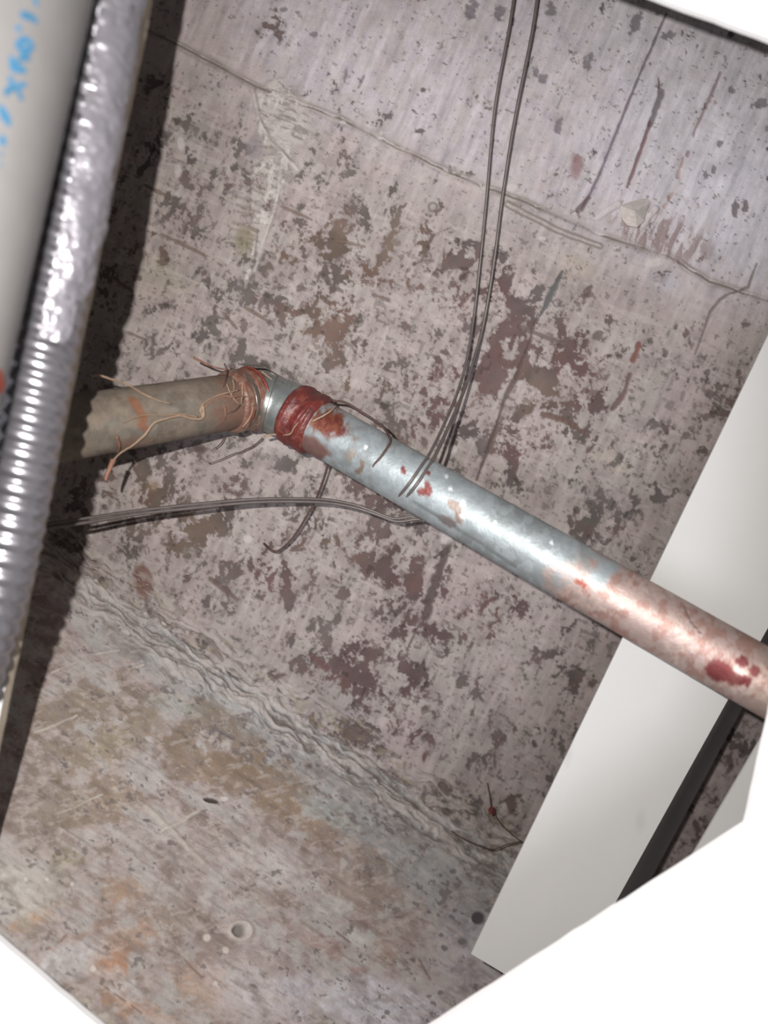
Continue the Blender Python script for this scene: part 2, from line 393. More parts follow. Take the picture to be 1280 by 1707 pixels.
    paint(m * smooth(.54, .66, fbm(a / 20, b / 6, 145, 4)), (122, 112, 104), .7); paint(m * smooth(.56, .66, fbm(a / 6, b / 14, 147, 3)), (196, 190, 184), .7)
    m = (1 - smooth(0.6, 1.05, ell(x + wv, y + wv, 485, 215, 40, 44, 20))); paint(m * smooth(.4, .55, n2 + .1), (182, 174, 168), 0.7); h = h + 0.0022 * m * fbm(a / 14, b / 8, 149, 4)
    paint(m * smooth(.54, .64, fbm(a / 26, b / 6, 151, 4)), (124, 116, 110), .7)
    d, fr = seg_dist(x + wv * .5, y, [(424, 158), (430, 190), (436, 212), (452, 232), (476, 262), (496, 284)])
    m = np.exp(-(d / 4.5) ** 2); paint(m, (196, 188, 182), 0.8); h = h + 0.0013 * m
    d, fr = seg_dist(x - 5 + wv * .5, y + 4, [(420, 150), (428, 200), (446, 236), (480, 272)])
    m = np.exp(-(d / 2.4) ** 2); paint(m, (112, 104, 102), 0.6)
    m = (1 - smooth(0.7, 1.05, ell(x, y, 425, 245, 16, 24, 10))); paint(m, (136, 128, 130), 0.7)
    d, fr = seg_dist(x + wv * .4, y, [(470, 265), (462, 330), (448, 380), (436, 420), (424, 452)])
    m = np.exp(-(d / 3.5) ** 2); paint(m, (192, 184, 178), 0.6); h = h + 0.0010 * m
    d, fr = seg_dist(x + wv * .4, y, [(430, 385), (424, 440), (412, 475)])
    m = np.exp(-(d / 2.0) ** 2); paint(m, (92, 82, 78), 0.6)
    for k in range(9):
        yy = 290 + k * 14 + 3 * math.sin(k * 2.3); xx = 424 - k * 2.6
        d, fr = seg_dist(x + wv * .5, y + wv * .3, [(xx - 20, yy - 6), (xx + 2, yy), (xx + 20, yy + 8)])
        m = np.exp(-(d / 2.4) ** 2) * 0.6; paint(m, (116, 106, 96), 0.8); h = h - 0.0006 * m
    m = (1 - smooth(0.4, 1.05, ell(x + wv, y + wv, 408, 400, 22, 34, 10))) * smooth(.4, .55, n2); paint(m, (122, 114, 86), 0.6)
    # broken chips round the mortar lump
    m = (1 - smooth(0.5, 1.1, ell(x + wv * 2, y + wv * 2, 1100, 390, 110, 44, 22)))
    st = fbm(a / 9, b / 40, 151, 4)
    paint(m * smooth(.52, .58, st), (126, 104, 100), 0.7); paint(m * smooth(.56, .50, st) * smooth(.40, .46, st), (186, 176, 174), 0.5)
    h = h + 0.0012 * m * (st - 0.5)
    d, fr = seg_dist(x, y, [(1092, 348), (1080, 362), (1072, 375)]); m = 1 - smooth(3, 7, d); paint(m, (190, 182, 178), 0.7); h = h + 0.001 * m
    d, fr = seg_dist(x, y, [(1030, 340), (1010, 352), (996, 362)]); m = 1 - smooth(3, 7, d); paint(m, (190, 182, 180), 0.7); h = h + 0.001 * m
    # white dabs
    for cx, cy, rx, ry in [(745, 898, 14, 13), (852, 312, 14, 8), (905, 398, 7, 4), (1092, 437, 22, 8), (800, 604, 4, 4), (414, 900, 10, 9),
                           (755, 750, 8, 8), (570, 205, 7, 4), (635, 230, 8, 4), (300, 238, 8, 14), (297, 285, 8, 14)]:
        m = (1 - smooth(0.5, 1.1, ell(x + wv, y + wv, cx, cy, rx, ry))); paint(m, (188, 180, 176), 0.75); h = h + 0.0004 * m
    # mortar dragged along the corner
    kc = E_CORNER - e
    w = 46 + 26 * vnoise(t / 90, 0 * t, 161)
    m = (1 - smooth(0.55, 1.0, kc / w)) * smooth(-20, 0, kc + 20)
    ew = e + (fbm(t / 40, e / 30, 169, 3) - .5) * 26; st = fbm(t / 52, ew / 8, 163, 4, 0.62); st2 = fbm(t / 20, ew / 5, 167, 3, 0.6)
    h = h + m * ((st - 0.42) * 0.0044 + (st2 - .5) * 0.0022)
    paint(m * smooth(.52, .60, st), (170, 161, 156), 0.65)
    paint(m * (1 - smooth(.36, .45, st)), (104, 94, 86), 0.6)
    paint(m * smooth(.64, .68, st2), (146, 136, 110), 0.4)
    return h, col

def relief_and_tint_wall(x, y):
    e, t = et(x, y); k = e - E_CORNER
    h = (fbm(t / 170, k / 130, 201, 4) - 0.5) * 0.0022 + (fbm(t / 24, k / 18, 205, 3) - 0.5) * 0.0006
    n1 = fbm(t / 110, k / 80, 211, 4); n2 = fbm(t / 36, k / 26, 215, 5, 0.62); n3 = fbm(t / 60, k / 7, 219, 3); n4 = fbm(t / 10, k / 10, 223, 3)
    wob = (fbm(x / 30, y / 30, 225, 4) - 0.5) * 60
    base = lin((160, 148, 144)) * np.ones(x.shape + (1,))
    def paint(mask, c, am=1.0):
        nonlocal base
        q = np.clip(mask * am, 0, 1)[..., None]; base = base * (1 - q) + lin(c) * q
    paint(smooth(.46, .60, n1), (158, 146, 142), .8)
    paint(smooth(.50, .62, n2), (160, 158, 154), .6)
    paint(1 - smooth(.36, .46, n2), (134, 120, 110), .6)
    band = smooth(95, 70, k + wob)                     # bluish-grey band along the corner
    bandw = 1 - smooth(70 + 0.10 * (t + 200).clip(0, 900), 95 + 0.10 * (t + 200).clip(0, 900), k + wob)
    paint(bandw * smooth(-420, -150, t), (146, 146, 145), .75)
    # olive, brown and orange stains
    st = [(130, 1180, 70, 40, -20, (130, 116, 94), .8), (190, 1235, 90, 36, -25, (132, 118, 92), .8), (350, 1185, 50, 26, 30, (126, 108, 84), .8),
          (330, 1275, 60, 34, 30, (128, 108, 82), .8), (455, 1310, 100, 44, 30, (132, 112, 90), .95), (420, 1250, 50, 26, 35, (128, 108, 82), .7),
          (510, 1370, 50, 24, 35, (136, 112, 88), .8), (610, 1425, 60, 14, 28, (140, 118, 98), .8), (600, 1480, 80, 40, 20, (142, 124, 112), .8),
          (180, 1335, 60, 40, -20, (142, 122, 98), .8), (110, 1350, 40, 30, 0, (128, 118, 96), .8), (110, 1430, 26, 18, 0, (130, 126, 88), .7),
          (205, 1485, 40, 22, 0, (156, 126, 98), .8), (280, 1530, 40, 26, 0, (140, 120, 102), .7), (300, 1500, 60, 30, 20, (130, 118, 108), .5),
          (185, 1610, 30, 26, 30, (176, 128, 96), .95), (45, 1535, 40, 14, -20, (182, 146, 110), .8), (170, 1580, 26, 14, 0, (172, 140, 112), .6),
          (110, 1575, 80, 8, -30, (150, 122, 104), .8), (230, 1560, 40, 20, -10, (176, 144, 118), .7), (200, 1672, 30, 12, 20, (184, 140, 104), .9),
          (340, 1640, 50, 40, 30, (172, 142, 118), .7), (260, 1690, 60, 14, 30, (176, 146, 124), .7), (440, 1600, 70, 26, 10, (150, 134, 130), .7),
          (530, 1570, 60, 24, 30, (152, 126, 120), .8), (640, 1590, 26, 16, 20, (156, 132, 116), .7), (600, 1610, 20, 10, 0, (156, 122, 118), .7),
          (640, 1635, 26, 8, -20, (160, 132, 112), .7), (320, 1590, 50, 24, 0, (132, 120, 114), .5), (520, 1680, 24, 30, -20, (150, 134, 130), .6),
          (440, 1490, 40, 20, 20, (142, 126, 112), .6), (640, 1550, 50, 24, 20, (146, 126, 120), .7), (390, 1400, 50, 30, 20, (148, 136, 124), .4)]
    for cx, cy, rx, ry, dg, c, am in st:
        ed = ell(x + wob * .6, y - wob * .5, cx, cy, rx * 1.15, ry * 1.15, dg)
        cs_ = tuple(.72 * q + .28 * r for q, r in zip(c, (146, 134, 130))); paint((1 - smooth(.55, 1.25, ed + (n2 - .5) * 1.7 + (n4 - .5) * .8)) * (.55 + .45 * smooth(.36, .56, n2 * .5 + n4 * .5)), cs_, am)
    # pale washes towards the opening
    for cx, cy, rx, ry, dg, c, am in [(30, 1480, 60, 50, 0, (176, 174, 166), .7), (110, 1600, 50, 26, -20, (184, 182, 182), .8), (430, 1660, 80, 40, 20, (182, 174, 176), .7),
                                      (620, 1670, 120, 40, 10, (186, 184, 190), .8), (600, 1560, 20, 14, 30, (176, 176, 170), .7), (560, 1510, 30, 20, 0, (168, 168, 162), .6),
                                      (450, 1440, 90, 26, 20, (170, 162, 158), .6), (270, 1400, 50, 20, 30, (170, 162, 158), .6), (780, 1590, 60, 60, 0, (168, 164, 168), .6),
                                      (200, 1640, 40, 14, 30, (188, 184, 182), .6), (540, 1350, 40, 20, 30, (152, 156, 152), .7), (300, 1175, 40, 14, 10, (146, 154, 146), .5),
                                      (380, 1170, 80, 16, 30, (144, 146, 144), .6), (700, 1440, 60, 40, 20, (150, 150, 150), .6), (120, 1690, 70, 20, 30, (182, 178, 160), .6)]:
        ed = ell(x + wob * .5, y - wob * .4, cx, cy, rx * 1.1, ry * 1.1, dg)
        paint((1 - smooth(.5, 1.4, ed + (n2 - .5) * 1.6)) * (.6 + .4 * smooth(.32, .54, n2 * .5 + n4 * .5 + .02)), tuple(q + 8 for q in c), am)
    base = base * (1 + (n3 - .5) * .36 + (n2 - .5) * .5 + (n4 - .5) * .30 + (fbm(x / 5, y / 5, 227, 2) - .5) * .10)[..., None]
    # flaked dark specks next to the corner band
    fl = .6 * fbm(t / 26, k / 18, 231, 5, .64) + .4 * fbm(t / 9, k / 8, 235, 3)
    near = np.exp(-((k - 60) / 70) ** 2)
    m = smooth(.655, .68, fl + .085 * near * smooth(-300, 100, t)); paint(m, (112, 104, 102), .8); h = h - .0003 * m
    m = smooth(.62, .70, .5 * n4 + .5 * fbm(t / 14, k / 8, 237, 3)); paint(m, (176, 168, 160), .5)
    m = smooth(.62, .70, fbm(t / 30, k / 7, 238, 4)); paint(m, (124, 112, 104), .45)
    m = smooth(.60, .70, fbm((t + k) / 12, (t - k) / 34, 239, 4)); paint(m, (178, 168, 162), .45)
    # trowel lines
    for (x0, y0), (x1, y1), w, am in [((59, 1222), (128, 1194), 2.2, .8), ((87, 1122), (131, 1101), 1.8, .6), ((155, 1090), (198, 1083), 1.6, .6),
                                      ((272, 1384), (340, 1348), 2.6, .7), ((216, 1117), (238, 1109), 1.8, .7), ((110, 1352), (170, 1325), 2.2, .7),
                                      ((180, 1214), (204, 1204), 1.6, .5), ((245, 1345), (338, 1436), 5, .5), ((100, 1380), (160, 1420), 3, .3)]:
        d, fr = seg_dist(x + wob * .08, y + wob * .06, [(x0, y0), (x1, y1)])
        m = np.exp(-(d / w) ** 2) * (.5 + vnoise(x / 14, y / 14, 241)); paint(m, (188, 180, 170), am); h = h + .0006 * np.clip(m, 0, 1)
        d, fr = seg_dist(x + wob * .08, y + wob * .06 - 2 * w, [(x0, y0), (x1, y1)])
        paint(np.exp(-(d / w) ** 2), (120, 110, 104), am * .35)
    for (x0, y0), (x1, y1), w, c in [((170, 1640), (240, 1690), 1.8, (120, 100, 96)), ((55, 1595), (130, 1550), 3, (132, 108, 96)), ((300, 1590), (335, 1625), 2, (136, 114, 100)),
                                     ((395, 1490), (470, 1450), 2, (130, 118, 108)), ((545, 1540), (600, 1580), 2, (128, 108, 104)), ((690, 1505), (720, 1520), 3, (108, 106, 108)),
                                     ((680, 1590), (690, 1600), 4, (96, 92, 92)), ((700, 1600), (722, 1640), 2.4, (124, 112, 108)), ((300, 1230), (400, 1190), 1.5, (126, 116, 110)),
                                     ((370, 1220), (455, 1262), 3.5, (112, 104, 102))]:
        d, fr = seg_dist(x + wob * .1, y + wob * .08, [(x0, y0), (x1, y1)])
        m = (1 - smooth(w * .5, w * 1.3, d)) * smooth(.25, .45, vnoise(x / 9, y / 9, 243)); paint(m, c, .8); h = h - .0004 * m
    # dark gouge with a bright chip, bolt-hole crater
    m = 1 - smooth(.7, 1.05, ell(x, y, 353, 1334, 15, 4.5, 12)); paint(m, (62, 52, 48), .95); h = h - .001 * m
    m = 1 - smooth(.6, 1.05, ell(x + wob * .05, y, 374, 1331, 8, 5, 0)); paint(m, (205, 198, 190), .7)
    m = 1 - smooth(.7, 1.05, ell(x, y, 245, 1367, 8, 3, 8)); paint(m, (92, 82, 78), .8)
    m = np.exp(-((ell(x + wob * .06, y + wob * .05, 400, 1551, 18, 15) - 1) / .3) ** 2); paint(m, (186, 178, 170), .7); h = h + .0012 * m
    m = 1 - smooth(.45, .75, ell(x + wob * .06, y + wob * .05, 398, 1551, 18, 15)); paint(m, (112, 106, 100), .85); h = h - .0012 * m
    m = 1 - smooth(.6, 1.0, ell(x, y, 798, 1530, 14, 13)); paint(m, (66, 60, 60), .9); h = h - .0012 * m
    for cx, cy, r in [(755, 1452, 7), (735, 1460, 4), (736, 1560, 5), (714, 1520, 4), (758, 1518, 5), (645, 1687, 6), (670, 1680, 3), (735, 1655, 6), (770, 1570, 8), (740, 1580, 6)]:
        m = 1 - smooth(.6, 1.1, ell(x + wob * .1, y + wob * .1, cx, cy, r, r * .8)); paint(m, (104, 100, 102), .8); h = h - .0003 * m
    for cx, cy, r in [(43, 1466, 4), (78, 1466, 4), (120, 1474, 4), (360, 1640, 5), (376, 1584, 7), (155, 1615, 6), (345, 1563, 8)]:
        m = 1 - smooth(.5, 1.1, np.hypot(x - cx, y - cy) / r); paint(m, (204, 196, 186), .8)
    # mortar dragged along the corner
    w = 52 + 30 * vnoise(t / 80 + 7, 0 * t, 261)
    m = (1 - smooth(.5, 1.0, k / w)) * smooth(-20, 0, k + 20)
    kw = k + (fbm(t / 40, k / 30, 269, 3) - .5) * 26; s1 = fbm(t / 52, kw / 8, 263, 4, .62); s2 = fbm(t / 20, kw / 5, 267, 3, .6)
    h = h + m * ((s1 - .42) * .0044 + (s2 - .5) * .0022)
    paint(m * smooth(.52, .60, s1), (172, 163, 157), .7)
    paint(m * (1 - smooth(.36, .45, s1)), (102, 94, 86), .6)
    return h, base

def concrete(name, ufun, keep, func, mat, step=1.8):
    xs = np.arange(-150, 1431, step); ys = np.arange(-150, 1861, step)
    X, Y = np.meshgrid(xs, ys)
    kp = keep(X, Y)
    nid = -np.ones(X.shape, np.int64); nid[kp] = np.arange(kp.sum())
    x, y = X[kp], Y[kp]
    h, col = func(x, y)
    p = P(x, y, ufun(x, y))
    q = P(np.array([300., 900., 500.]), np.array([300., 500., 1200.]), ufun(np.array([300., 900., 500.]), np.array([300., 500., 1200.])))
    nn = np.cross(q[1] - q[0], q[2] - q[0]); nn /= np.linalg.norm(nn)
    if nn @ (ORIGIN - q[0]) < 0: nn = -nn
    p = p + nn * h[:, None]
    a, b, c, d = nid[:-1, :-1], nid[:-1, 1:], nid[1:, 1:], nid[1:, :-1]
    ok = (a >= 0) & (b >= 0) & (c >= 0) & (d >= 0)
    f = np.stack([a[ok], d[ok], c[ok], b[ok]], -1)
    # the surface goes on, coarsely, beyond what the detail covers
    far = []
    ctr = P(640., 853., ufun(640., 853.)) - nn * 0.004
    ex = np.array(R @ Vector((T_[0], -T_[1], 0))); ex -= nn * (ex @ nn); ex /= np.linalg.norm(ex); ey = np.cross(nn, ex)
    if ey @ np.array(R @ Vector((E_[0], -E_[1], 0))) < 0: ey = -ey
    return p, f, col, nn, ctr, ex, ey

def keep_slab(X, Y): return et(X, Y)[0] < E_CORNER + 8
def keep_wall(X, Y): return et(X, Y)[0] > E_CORNER - 8
p, f, col, ns, ctr, ex, ey = concrete('ceiling', u_slab, keep_slab, relief_and_tint_slab, M_conc)
corner_mid = P(640 + E_CORNER * E_[0], 853 + E_CORNER * E_[1], u_slab(640 + E_CORNER * E_[0], 853 + E_CORNER * E_[1]))
def with_border(p, f, col, pts):
    k = len(p)
    return np.vstack([p, pts]), np.vstack([f, [[k, k + 1, k + 2, k + 3]]]), np.vstack([col, np.tile(lin((150, 140, 135)), (4, 1))])
cb = corner_mid - ns * 0.004
p, f, col = with_border(p, f, col, np.array([cb - ex * 1.2 + ey * 0.02, cb + ex * 1.2 + ey * 0.02, cb + ex * 1.2 - ey * 1.4, cb - ex * 1.2 - ey * 1.4]))
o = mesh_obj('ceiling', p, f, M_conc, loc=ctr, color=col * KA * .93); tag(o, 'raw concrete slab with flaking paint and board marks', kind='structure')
p, f, col, nw, ctr2, ex2, ey2 = concrete('wall_left', u_wall, keep_wall, relief_and_tint_wall, M_conc2)
cb = corner_mid - nw * 0.004
p, f, col = with_border(p, f, col, np.array([cb - ex2 * 1.2 - ey2 * 0.02, cb + ex2 * 1.2 - ey2 * 0.02, cb + ex2 * 1.2 + ey2 * 0.30, cb - ex2 * 1.2 + ey2 * 0.30]))
o = mesh_obj('wall_left', p, f, M_conc2, loc=ctr2, color=col * KA * 1.08); tag(o, 'sloping plastered concrete face with brown stains below the corner', kind='structure')

# ------------------------------------------------------------------ lower ceiling board with the ragged opening
hole = [(303, -295), (1517, 149), (1273, 1248), (1245, 1375), (405, 1917), (-66, 1514)]
def subdivide(poly, step=26, jit=0.5):
    out = []
    for i in range(len(poly)):
        a = np.array(poly[i], float); b = np.array(poly[(i + 1) % len(poly)], float); m = max(1, int(np.linalg.norm(b - a) / step))
        for k in range(m):
            q = a + (b - a) * k / m
            if k: q = q + rng.normal(0, jit, 2)
            out.append(q)
    return np.array(out)
hp = subdivide(hole)
outer = []
cen = np.array([640., 830.])
for q in hp:
    d = q - cen; s = min(abs(3600 / d[0]) if abs(d[0]) > 1 else 9e9, abs(3600 / d[1]) if abs(d[1]) > 1 else 9e9); outer.append(cen + d * s)
outer = np.array(outer)
A = P(hp[:, 0], hp[:, 1], u_board(hp[:, 0], hp[:, 1]))
# outer ring in the same plane (not by frame position: extend along the plane)
pc = P(640., 830., u_board(640., 830.))
dirs = A - pc; dirs /= np.linalg.norm(dirs, axis=1)[:, None]
B = pc + dirs * 1.3
nb = np.cross(A[0] - pc, A[20] - pc); nb /= np.linalg.norm(nb)
if nb @ (ORIGIN - pc) < 0: nb = -nb
TH = 0.0028
m = len(A)
V = np.vstack([A, B, A - nb * TH, B - nb * TH])
i = np.arange(m); j = (i + 1) % m
face = np.vstack([np.stack([i, j, m + j, m + i], -1), np.stack([2 * m + i, 3 * m + i, 3 * m + j, 2 * m + j], -1), np.stack([m + i, m + j, 3 * m + j, 3 * m + i], -1)])
side = np.stack([i, 2 * m + i, 2 * m + j, j], -1)
ex_, ey_ = hp[:, 0], hp[:, 1]
lefty = (np.abs(ex_ - (243 - .204 * ey_)) < 6) & (np.abs(np.roll(ex_, -1) - (243 - .204 * np.roll(ey_, -1))) < 6)
o = mesh_obj('ceiling_board', V, np.vstack([face, side[~lefty]]), M_board, smooth_=False, loc=pc); tag(o, 'white ceiling board cut open below the slab, seen out of focus', kind='structure')
# the raw core shows along the left cut: a thicker doubled strip
kl = np.where(lefty)[0]; kl = np.r_[kl, (kl[-1] + 1) % m] if lefty.any() else kl
TE = 0.0062
inw = np.array(P(900., 500., u_board(900., 500.)) - P(200., 500., u_board(200., 500.))); inw /= np.linalg.norm(inw)
S0 = A[kl] + inw * 0.0002; S1 = S0 - nb * TE; S2 = S1 - inw * .02; S3 = S0 - inw * .02
kk_ = len(kl); a_ = np.arange(kk_ - 1)
vv_ = np.vstack([S0, S1, S2, S3])
ff_ = np.vstack([np.stack([q * kk_ + a_, r * kk_ + a_, r * kk_ + a_ + 1, q * kk_ + a_ + 1], -1) for q, r in ((0, 1), (1, 2), (2, 3))])
oe = mesh_obj('cut_edge', vv_, ff_, M_cut, parent=o, smooth_=False); tag(oe, 'cream cut edge of the board')

# ------------------------------------------------------------------ white sheet panels beyond the pipe
UP = 0.0735
def plate(name, poly, u, th, label, tint_fun, cat):
    """folded sheet: a flat face with two flanges turned away from the room"""
    q = np.array(poly, float)
    ax = P(q[:, 0], q[:, 1], u)
    nn = np.cross(ax[1] - ax[0], ax[3] - ax[0]); nn /= np.linalg.norm(nn)
    if nn @ (ORIGIN - ax[0]) < 0: nn = -nn
    N = 60; M = 14
    s = np.linspace(0, 1, N)[:, None, None]; t = np.linspace(0, 1, M)[None, :, None]
    g = (ax[0] * (1 - s) * (1 - t) + ax[1] * s * (1 - t) + ax[2] * s * t + ax[3] * (1 - s) * t)
    bow = (fbm(s[..., 0] * 5 + 0 * t[..., 0], t[..., 0] * 2 + 0 * s[..., 0], 301, 2) - 0.5) * 0.0004
    g = g + nn * bow[..., None]
    front = g.reshape(-1, 3); back = front - nn * th
    k = N * M
    ff = grid_faces(N, M)
    bf = ff[:, ::-1] + k
    ring = np.concatenate([np.arange(M), np.arange(1, N) * M + M - 1, (N - 1) * M + np.arange(M - 2, -1, -1), np.arange(N - 2, 0, -1) * M])
    r2 = np.roll(ring, -1)
    sf = np.stack([ring, r2, r2 + k, ring + k], -1)
    v = np.vstack([front, back])
    px, py, _ = to_frame(v)
    col = tint_fun(px, py)
    o = mesh_obj(name, v, np.vstack([ff, bf, sf]), M_panel, smooth_=False, loc=ax.mean(0), color=col)
    tag(o, label, cat); return o
def panel_tint(px, py):
    c = lin((180, 179, 176)) * np.ones(px.shape + (1,))
    for cx, cy, rx, ry, dg, am in [(1060, 1370, 16, 9, -35, .25), (962, 1458, 14, 3, 45, .3), (893, 1363, 3, 3, 0, .7), (945, 1255, 12, 7, 0, .25), (885, 1580, 3, 3, 0, .6), (1178, 988, 3, 2, 0, .6), (905, 1500, 10, 5, 0, .15)]:
        m = (1 - smooth(.4, 1.1, ell(px, py, cx, cy, rx, ry, dg))) * am; c = c * (1 - m * .6)[..., None]
    return c
main_panel = plate('sheet_panel', [(1418, 272), (785, 1590), (930, 1677), (1610, 452)], UP, 0.0012, 'broad off-white sheet metal panel crossing behind the right end of the pipe', panel_tint, 'panel')
# its right edge is folded back towards the slab
ya = np.linspace(420, 1550, 24)
def fold(u0, u1, x0, x1):
    f0 = P(x0, ya, u0); f1 = P(x1, ya, u1)
    t_ = np.linspace(0, 1, 8)[None, :, None]
    return f0[:, None] * (1 - t_) + f1[:, None] * t_
xe0 = 1268 - .555 * (ya - 1068); xe1 = 1247.0 - .534 * (ya - 1162)
uf1 = np.maximum(u_slab(xe1, ya), u_wall(xe1, ya)) + .0012
g_ = fold(UP - .0002, uf1, xe0 - .6, xe1); sh_ = np.array(P(700., 1000., .06) - P(1000., 1180., .06)); sh_ = sh_ / np.linalg.norm(sh_) * .0012
N_, M_ = g_.shape[:2]; fr_v = g_.reshape(-1, 3); k_ = N_ * M_; q_ = grid_faces(N_, M_)
rg = np.concatenate([np.arange(M_), np.arange(1, N_) * M_ + M_ - 1, (N_ - 1) * M_ + np.arange(M_ - 2, -1, -1), np.arange(N_ - 2, 0, -1) * M_]); r2_ = np.roll(rg, -1)
vv_ = np.vstack([fr_v, fr_v + sh_])
of = mesh_obj('folded_side', vv_, np.vstack([q_, q_[:, ::-1] + k_, np.stack([rg, r2_, r2_ + k_, rg + k_], -1)]), M_panel, parent=main_panel, smooth_=False, color=np.tile(lin((180, 179, 178)), (2 * k_, 1)))
tag(of, 'shaded folded-back side')
plate('sheet_panel', [(1424, 965), (1128, 1470), (1330, 1590), (1640, 1090)], UP, 0.0012, 'narrow sliver of a second off-white panel at the right edge, past the dark gap', panel_tint, 'panel')

# ------------------------------------------------------------------ water pipe
# axis: bends at the elbow; w = pipe width in the frame there
def axpt(x, y, w): return P(x, y, w / F)
EL = axpt(441, 661, 88.5)
LF = axpt(140, 709, 107.5); RT = axpt(1237, 1115, 108.0)
dl = (LF - EL) / np.linalg.norm(LF - EL); dr = (RT - EL) / np.linalg.norm(RT - EL)
LL = np.linalg.norm(LF - EL) * 1.55; LR = np.linalg.norm(RT - EL) * 1.28
RP = DP / 2
pipe = empty('water_pipe', EL)
tag(pipe, 'galvanised steel water pipe with red-sealed elbow running under the concrete', 'pipe')

def galv_tint(v):
    x, y, _ = to_frame(v)
    n1 = fbm(x / 60, y / 60, 401, 4); n2 = fbm(x / 16, y / 16, 405, 4); n3 = fbm(x / 7, y / 7, 409, 3)
    c = lin((158, 166, 168)) * np.ones(x.shape + (1,))
    def paint(mask, cc, am=1.0):
        nonlocal c
        q = np.clip(mask * am, 0, 1)[..., None]; c = c * (1 - q) + lin(cc) * q
    paint(smooth(.5, .62, n1), (140, 146, 146), .8); paint(smooth(.52, .62, n2), (178, 186, 188), .5)
    c *= .92
    along = (x - 441) * .87 + (y - 661) * .5
    acr = -(x - 441) * .494 + (y - 661) * .87            # across the pipe, - is the upper edge
    # thin red-brown coat on the far run
    e = along + (n1 - .5) * 200 + (n2 - .5) * 90
    paint(smooth(590, 660, e), (166, 142, 133), .85)
    paint(smooth(600, 680, e) * smooth(.48, .6, n2), (146, 110, 99), .7)
    paint(smooth(600, 690, e) * smooth(.5, .6, n1) * smooth(.42, .55, n3), (186, 168, 158), .6)
    # sealant smear next to the elbow
    d = ell(x + (n2 - .5) * 40, y + (n2 - .5) * 40, 548, 704, 34, 26, 20)
    paint(1 - smooth(.7, 1.1, d), (108, 42, 32), .95); paint((1 - smooth(.9, 1.5, d)) * smooth(.45, .55, n3), (132, 82, 60), .7)
    d = ell(x + (n2 - .5) * 30, y + (n2 - .5) * 30, 516, 745, 40, 18, 30); paint((1 - smooth(.7, 1.15, d)), (122, 72, 56), .8)
    # drips and spots
    for cx, cy, rx, ry, dg, cc in [(672, 783, 4, 8, -20, (112, 40, 37)), (714, 788, 5, 4, 0, (116, 52, 50)), (712, 815, 8, 15, -8, (110, 48, 40)), (704, 820, 8, 9, 0, (114, 52, 45)),
                                   (968, 972, 8, 6, 20, (132, 66, 54)), (960, 970, 4, 4, 0, (140, 80, 64)), (757, 843, 14, 9, 30, (138, 122, 112)), (765, 862, 8, 12, 0, (132, 114, 102)),
                                   (745, 868, 20, 8, 30, (120, 100, 98)), (600, 780, 4, 14, 30, (128, 108, 94)), (585, 760, 8, 12, 30, (150, 140, 130)), (640, 690, 0.1, .1, 0, (0, 0, 0)),
                                   (1198, 1118, 26, 19, 10, (106, 40, 42)), (1225, 1130, 26, 13, 15, (114, 54, 53)), (1238, 1104, 14, 10, 30, (104, 38, 42)), (1258, 1118, 10, 10, 0, (112, 50, 49)), (1244, 1136, 14, 8, -20, (106, 42, 44))]:
        dd = ell(x + (n3 - .5) * 10, y + (n3 - .5) * 10, cx, cy, rx, ry, dg); paint(1 - smooth(.75, 1.08, dd), cc, .92)
    dd = ell(x + (n3 - .5) * 8, y + (n3 - .5) * 8, 1234, 1120, 13, 7, 20); paint(1 - smooth(.6, 1.05, dd), (206, 186, 176), .85)
    for cx, cy, r in [(609, 745, 4), (771, 839, 5), (770, 861, 5), (853, 893, 5), (919, 905, 4), (909, 925, 7), (744, 794, 4), (750, 815, 4), (825, 870, 3), (690, 745, 3), (905, 930, 5)]:
        paint(1 - smooth(.6, 1.1, np.hypot(x - cx + (n3 - .5) * 6, (y - cy)) / r), (236, 240, 240), .8)
    # long grime line under the lower edge and a scratch
    d, fr = seg_dist(x, y, [(690, 836), (780, 892), (860, 945)]); paint(1 - smooth(1.5, 4, d), (112, 118, 118), .7)
    d, fr = seg_dist(x, y, [(1140, 1012), (1150, 1035), (1167, 1055)]); paint(1 - smooth(.8, 2.6, d), (100, 80, 74), .8)
    return c
def dusty_tint(v):
    x, y, _ = to_frame(v)
    n1 = fbm(x / 60, y / 40, 411, 4); n2 = fbm(x / 16, y / 12, 415, 4)
    c = lin((120, 109, 97)) * np.ones(x.shape + (1,))
    def paint(mask, cc, am=1.0):
        nonlocal c
        q = np.clip(mask * am, 0, 1)[..., None]; c = c * (1 - q) + lin(cc) * q
    paint(smooth(.5, .62, n1), (114, 108, 99), .8); paint(smooth(.52, .64, n2), (132, 120, 108), .5); paint(1 - smooth(.36, .45, n2), (98, 87, 77), .5)
    d, fr = seg_dist(x + (n2 - .5) * 14, y, [(222, 668), (236, 690), (240, 712)]); paint(1 - smooth(5, 10, d), (132, 88, 64), .8)
    paint((1 - smooth(.4, 1.1, ell(x, y, 225, 738, 40, 12, -8))), (122, 94, 80), .6)
    paint(smooth(325, 395, x + (n2 - .5) * 90), (112, 80, 66), .75)
    paint((1 - smooth(.5, 1.1, ell(x, y, 186, 706, 14, 6))), (112, 116, 104), .5)
    return c

